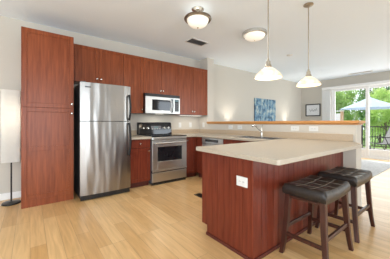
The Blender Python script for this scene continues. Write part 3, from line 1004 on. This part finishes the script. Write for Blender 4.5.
vent(2.60, 3.33, 0.42, 0.24, 'dark louvred ceiling vent in front of the wall cabinets')
vent(8.25, 2.20, 0.14, 0.62, 'thin pale ceiling vent above the sliding patio door', n=5, along='y', dark=False)
t = thing('sprinkler_cover', (4.82, 2.64, CE - .012), 'small round white cover plate on the ceiling beyond the pendants', 'sprinkler')
MB().lathe([(0.07, -0.0005), (0.07, -0.006), (0.055, -0.018), (0.004, -0.022)], (4.82, 2.64, CE), 24).build('disc', M['plate'], t, smooth=True)
MB().lathe([(0.012, -0.0225), (0.010, -0.030), (0.003, -0.032)], (4.82, 2.64, CE), 12).build('nozzle', M['chrome'], t)

# ------------------------------------------------------------------ paper floor lamp
lx, ly = -0.212, 4.03
t = thing('floor_lamp', (lx, ly, 0), 'paper column floor lamp with black base glowing left of the pantry cabinet', 'lamp')
MB().lathe([(0.108, 0), (0.110, 0.010), (0.102, 0.022), (0.02, 0.032), (0.010, 0.034)], (lx, ly, 0.0), 32).build('base', M['black'], t, smooth=True)
MB().tube([(lx, ly, 0.03), (lx, ly, 1.30)], 0.010, 10).build('pole', M['black'], t, smooth=True)
hw = 0.0
mb = MB()
n = 22
rs = []
R0 = 0.112
lamp('paper_lamp_light', 'POINT', (0, 0, 1.20), 2.6, (1, 0.95, 0.86), parent=t, shadow_soft_size=0.04)
# thin-walled crinkled paper tube, rectangular with rounded corners
prof = []
for i in range(0, 61):
    z = 0.60 + i * (1.61 - 0.60) / 60
    prof.append(z)


def sq(r, a):
    ca, sa = math.cos(a), math.sin(a)
    k = (abs(ca) ** 6 + abs(sa) ** 6) ** (-1 / 6)
    return r * k * ca, r * k * sa


for z in prof:
    k = 1 + 0.006 * math.sin(z * 83)
    rs.append([(lx + sq(R0 * k, 2 * PI * j / 32)[0], ly + sq(R0 * k, 2 * PI * j / 32)[1], z) for j in range(32)])
for z in reversed(prof):
    k = 1 + 0.006 * math.sin(z * 83)
    rs.append([(lx + sq(R0 * k - .003, 2 * PI * j / 32)[0], ly + sq(R0 * k - .003, 2 * PI * j / 32)[1], z) for j in range(32)])
shd = mb.rings(rs, cap=False, closed=True).build('paper_shade', M['paper'], t, smooth=True)
MB().lathe([(0.012, 1.30), (0.03, 1.34), (0.032, 1.37), (0.015, 1.40), (0.002, 1.405)], (lx, ly, 0), 16).build('bulb', M['bulb'], t, smooth=True)
MB().tube([(lx - .10, ly - .03, 0.012), (lx - .16, ly - .02, 0.006), (lx - .22, ly + .05, 0.006), (lx - .24, ly + .15, 0.01), (lx - .26, ly + .20, 0.10), (lx - .27, ly + .21, 0.22), (lx - .25, ly + .235, 0.30)], 0.004, 8).build('cord', M['plate'], t, smooth=True)

# ------------------------------------------------------------------ art
t = thing('painting', (6.23, YA - 0.03, 1.0), 'blue and grey abstract canvas on the living room wall above the half wall ledge', 'painting')
MB().box(5.65, 6.82, YA - 0.032, YA - 0.002, 1.02, 1.945).build('canvas', M['painting'], t, bevel=0.003)
t = thing('framed_picture', (XR - 0.015, 3.83, 1.4), 'small black-framed script print on the wall left of the vertical blinds', 'picture')
a, b, z0, z1 = 3.55, 4.10, 1.41, 1.88
MB().box(XR - .028, XR - .001, a, a + .035, z0, z1).box(XR - .028, XR - .001, b - .035, b, z0, z1).box(XR - .028, XR - .001, a + .035, b - .035, z0, z0 + .035).box(XR - .028, XR - .001, a + .035, b - .035, z1 - .035, z1).build('frame', M['black'], t, bevel=0.002)
pm = MB().box(XR - .014, XR - .004, a + .035, b - .035, z0 + .035, z1 - .035).build('print', M['paper_white'], t)
ink = MB()
yb = b - 0.14
for k in range(4):
    pts = []
    for i in range(15):
        s = i / 14
        pts.append((XR - .0155, yb - k * 0.072 - 0.075 * s - 0.012 * math.sin(4 * PI * s), 1.635 + 0.045 * math.sin(2 * PI * s + k * 1.3) + (0.02 if k % 2 else 0)))
    ink.tube(pts, 0.0045, 6)
ink.build('script_ink', M['steel_dark'], pm)

# ------------------------------------------------------------------ uplights behind the half wall
for i, (ux, lab) in enumerate(((4.45, 'black can uplight on the floor stand behind the half wall, nearer the column'), (7.45, 'black can uplight on the floor stand right of the blue painting'))):
    uy = 4.06
    t = thing('uplight', (ux, uy, 0), lab, 'lamp', 'uplights along the living room wall')
    MB().lathe([(0.11, 0), (0.11, 0.012), (0.02, 0.022)], (ux, uy, 0), 24).build('base', M['black'], t, smooth=True)
    MB().tube([(ux, uy, 0.02), (ux, uy, 0.88)], 0.010, 10).build('pole', M['black'], t, smooth=True)
    MB().lathe([(0.03, 0.88), (0.05, 0.90), (0.055, 1.02), (0.050, 1.02), (0.046, 0.94)], (ux, uy, 0), 24).build('can', M['black'], t, smooth=True)
    MB().lathe([(0.045, 0.975), (0.045, 0.98), (0.004, 0.982)], (ux, uy, 0), 20).build('lens', M['uplens'], t)
    lamp('uplight_beam', 'SPOT', (0, 0, 1.0), 19, (1, 0.94, 0.84), (rad(180), 0, 0), parent=t, spot_size=rad(105), spot_blend=0.9, shadow_soft_size=0.04)

# ------------------------------------------------------------------ blinds
t = thing('vertical_blinds', (XR - 0.08, 2.3, 0.03), 'white vertical blinds stacked left of the sliding patio door, with long valance', 'blinds')
MB().box(XR - 0.13, XR - 0.016, 0.95, 3.46, 2.36, 2.445).build('valance', M['white'], t, bevel=0.004)
for i in range(11):
    yy = 3.235 + i * 0.021
    K = Matrix.Translation((XR - 0.075, yy, 0)) @ Matrix.Rotation(rad(70), 4, 'Z')
    MB(K).box(-0.042, 0.042, -0.0012, 0.0012, 0.04, 2.355).build('slat', M['slat'], t)
MB().tube([(XR - 0.10, 3.44, 2.35), (XR - 0.10, 3.445, 1.0)], 0.004, 6).build('wand', M['plate'], t)

# ------------------------------------------------------------------ rug, floor register
tag(MB().box(4.65, 8.25, 1.32, 3.75, 0.0, 0.014).build('area_rug', M['rug'], bevel=0.005), 'pale grey area rug on the floor in front of the sliding patio door', 'rug')
t = thing('floor_register', (2.19, 2.74, 0), 'black metal floor register on the kitchen floor beside the peninsula end', 'vent')
x0, x1, y0, y1 = 2.08, 2.20, 2.52, 2.74
MB().prism([(x0, y0), (x1, y0), (x1, y1), (x0, y1)], 0.0, 0.006, [[(x0 + .02, y0 + .02), (x1 - .02, y0 + .02), (x1 - .02, y1 - .02), (x0 + .02, y1 - .02)]]).build('frame', M['black'], t)
m = MB()
for i in range(8):
    m.box(x0 + .02, x1 - .02, y0 + .03 + i * 0.021, y0 + .04 + i * 0.021, 0.001, 0.005)
m.build('louvres', M['black'], t)

# ------------------------------------------------------------------ outdoors
struct(MB().box(XR + 0.18, 12.9, -3.0, 6.5, -0.14, -0.04).build('floor_deck', M['deck'], origin=(10, 2, -0.1)))
struct(MB().box(12.9, 60, -30, 50, -0.6, -0.5).build('ground', M['grass'], origin=(20, 0, -0.5)))
t = thing('deck_railing', (12.6, 2, -0.04), 'black metal deck railing with thin balusters beyond the patio door', 'railing')
MB().box(12.57, 12.63, -2.9, 6.3, 0.95, 1.00).build('top_rail', M['black'], t)
MB().box(12.58, 12.62, -2.9, 6.3, 0.06, 0.10).build('bottom_rail', M['black'], t)
for yy in (-2.9, -1.3, 0.5, 3.3, 4.7, 6.3):
    MB().box(12.56, 12.64, yy - .04, yy + .04, -0.04, 1.04).build('post', M['black'], t)
bal = MB().box(12.592, 12.608, -0.008, 0.008, 0.10, 1.02)
first = None
for i in range(62):
    yy = 0.10 + i * 0.10
    if min(abs(yy - q) for q in (0.5, 3.3, 4.7, 6.3)) < 0.05: continue
    if first is None:
        first = MB().box(12.592, 12.608, yy - .008, yy + .008, 0.10, 0.95).build('baluster', M['black'], t)
        fy0 = yy
    else:
        b_ = first.copy(); b_.location = (0, yy - fy0, 0); b_.parent = t
        C.objects.link(b_)

ux, uy = 11.25, 2.69
t = thing('patio_umbrella', (ux, uy, -0.04), 'pale blue open patio umbrella on the deck outside the sliding door', 'umbrella')
MB().lathe([(0.24, 0), (0.24, 0.04), (0.06, 0.08), (0.035, 0.25)], (ux, uy, -0.04), 24).build('base', M['steel_dark'], t, smooth=True)
MB().tube([(ux, uy, 0.02), (ux, uy, 2.20)], 0.02, 10).build('pole', M['siding'], t)
UR, ZR, ZT = 1.04, 1.76, 2.22
vs_, fs = [], []
rows = [(0.0, ZT), (0.33, ZT - 0.16), (0.66, ZT - 0.31), (1.0, ZR)]
cm = MB()
def canopy_rings(dz):
    out = []
    for q, z in rows:
        rr = []
        for j in range(32):
            a = 2 * PI * j / 32 + 0.2
            sag = 0.93 + 0.07 * abs(math.cos(a * 4 - 0.8))
            r = max(0.02, UR * q * sag)
            rr.append((ux + r * math.cos(a), uy + r * math.sin(a), z + dz))
        out.append(rr)
    return out
a_ = canopy_rings(0.0); b_ = canopy_rings(-0.012)
cm.rings(a_ + list(reversed(b_)), cap=False, closed=True)
cm.build('canopy', M['umb'], t, fixn=True)
for k in range(8):
    a = 2 * PI * k / 8 + 0.2
    MB().tube([(ux, uy, ZT - 0.05), (ux + UR * .93 * math.cos(a), uy + UR * .93 * math.sin(a), ZR - 0.0)], 0.007, 6).build('rib', M['siding'], t)
MB().lathe([(0.03, 2.225), (0.03, 2.25), (0.005, 2.29)], (ux, uy, 0), 12).build('finial', M['siding'], t)

t = thing('patio_table', (12.0, 1.70, -0.04), 'small round black patio table on the deck behind the chair', 'table')
tx, ty = 12.0, 1.70
MB().lathe([(0.02, 0.655), (0.36, 0.655), (0.37, 0.665), (0.36, 0.675), (0.02, 0.675)], (tx, ty, 0), 32).build('tabletop', M['steel_dark'], t)
for k in range(4):
    a = PI / 4 + k * PI / 2
    MB().tube([(tx + .30 * math.cos(a), ty + .30 * math.sin(a), 0.655), (tx + .22 * math.cos(a), ty + .22 * math.sin(a), 0.3), (tx + .32 * math.cos(a), ty + .32 * math.sin(a), -0.028)], 0.012, 8).build('leg', M['black'], t, smooth=True)


def patio_chair(x, y, rz, label):
    T = Matrix.Translation((x, y, -0.04)) @ Matrix.Rotation(rz, 4, 'Z')
    t = thing('patio_chair', (x, y, -0.04), label, 'chair', 'grey sling chairs on the deck')
    # local: faces +x ; width along y
    def sheet(pts, th, name):
        m = MB(T)
        L = []
        n = len(pts)
        for i, (px_, pz_) in enumerate(pts):
            L.append([(px_, -0.24, pz_), (px_, 0.24, pz_), (px_ - th * 0.5, 0.24, pz_ + th), (px_ - th * .5, -0.24, pz_ + th)])
        m.rings(L)
        m.build(name, M['sling'], t)
    sheet([(0.24, 0.42), (0.10, 0.40), (-0.08, 0.39), (-0.20, 0.41)], 0.012, 'seat')
    sheet([(-0.20, 0.42), (-0.27, 0.60), (-0.36, 0.85), (-0.43, 1.03)], 0.012, 'backrest')
    for s in (-1, 1):
        MB(T).tube([(0.26, s * .262, 0.43), (0.0, s * .262, 0.40), (-0.20, s * .262, 0.42), (-0.30, s * .262, 0.66), (-0.44, s * .262, 1.05)], 0.013, 8).build('side_frame', M['black'], t, smooth=True)
        MB(T).tube([(0.24, s * .285, 0.63), (-0.05, s * .285, 0.66), (-0.30, s * .285, 0.65)], 0.017, 8).build('armrest', M['black'], t, smooth=True)
        MB(T).tube([(0.24, s * .285, 0.63), (0.27, s * .285, 0.40), (0.30, s * .285, 0.013)], 0.013, 8).build('leg', M['black'], t, smooth=True)
        MB(T).tube([(-0.05, s * .285, 0.65), (-0.15, s * .285, 0.40), (-0.38, s * .285, 0.013)], 0.013, 8).build('leg', M['black'], t, smooth=True)


patio_chair(10.45, 2.20, rad(125), 'grey sling patio chair with black frame on the deck outside the sliding door')
t = thing('privacy_screen', (12.3, 5.0, -0.04), 'low white privacy screen with tan cedar posts at the left of the deck', 'screen')
MB().box(12.2, 12.24, 4.06, 5.5, 0.0, 1.62).build('panel', M['siding'], t)
for yy in (4.0, 5.56):
    MB().box(12.17, 12.27, yy - .06, yy + .06, -0.04, 1.72).build('post', M['tan'], t)
MB().box(12.16, 12.28, 3.93, 5.62, 1.72, 1.76).build('cap_rail', M['siding'], t)


def tree_mesh(nleaf, rx, rz, h, ls, seed):
    r = random.Random(seed)
    cl = [(r.uniform(-.7, .7) * rx, r.uniform(-.7, .7) * rx, h + r.uniform(-.75, .75) * rz, r.uniform(.32, .55) * rx) for _ in range(16)]
    mb = MB()
    vs_, fs = [], []
    for i in range(nleaf):
        c = r.choice(cl)
        d_ = Vector((r.gauss(0, 1), r.gauss(0, 1), r.gauss(0, 1))).normalized() * c[3] * (r.random() ** .35)
        p = Vector(c[:3]) + d_
        a = Vector((r.gauss(0, 1), r.gauss(0, 1), r.gauss(0, 1))).normalized()
        b = a.orthogonal().normalized()
        s = ls * r.uniform(.6, 1.2)
        k = len(vs_)
        vs_ += [tuple(p - a * s), tuple(p + b * s * .5), tuple(p + a * s), tuple(p - b * s * .5)]
        fs.append((k, k + 1, k + 2, k + 3))
    mb.v = [Vector(q) for q in vs_]; mb.f = fs
    return mb, cl


protos = []
TG = 'trees beyond the deck'
KIND = [('leaf', 'mid green'), ('leaf2', 'bright yellow green'), ('leaf3', 'deep green')]
spots = [(17.2, 5.6, 0, 0.80, 'mid green leafy tree just left of the umbrella, behind the white privacy screen'),
         (18.0, 0.9, 1, 0.80, 'yellow green tree at the right of the right door pane, beyond the railing'),
         (17.6, 3.4, 1, 0.72, 'yellow green tree straight behind the umbrella'),
         (23.5, 10.0, 2, 1.25, 'deep green tree far back at the left of the door view'),
         (23.0, 4.8, 2, 1.35, 'deep green tree far back rising above the left half of the umbrella'),
         (24.0, 0.6, 0, 1.30, 'tall mid green tree far back at the right of the door view')]
for k, (mn, adj) in enumerate(KIND):
    t = thing('tree', (0, 0, -0.5), '', 'tree', TG)
    mb, cl = tree_mesh(7500, 2.0, 2.4, 2.9, 0.13, k + 3)
    mb.v = [p + Vector((0, 0, -0.5)) for p in mb.v]
    mb.build('foliage', M[mn], t, fixn=False)
    tr = MB().tube([(0, 0, -0.5), (0.03, 0.02, 1.0), (0.0, 0.06, 2.4)], [0.09, 0.07, 0.05], 10)
    for c_ in cl[:6]:
        tr.tube([(0, 0.04, 1.2), (c_[0] * .5, c_[1] * .5, (1.2 + c_[2]) / 2), (c_[0], c_[1], c_[2] - .5)], [0.035, 0.025, 0.012], 6)
    tr.build('trunk', M['bark'], t, smooth=True)
    protos.append([t, False])
for (x, y, k, s, lab) in spots:
    p = protos[k]
    if p[1]:
        o = dup(p[0])
    else:
        o = p[0]; p[1] = True
    o.location = (x, y, -0.5)
    o.rotation_euler = (0, 0, random.uniform(0, 6))
    o.scale = (s * 0.72, s * 0.72, s)
    o['label'] = lab
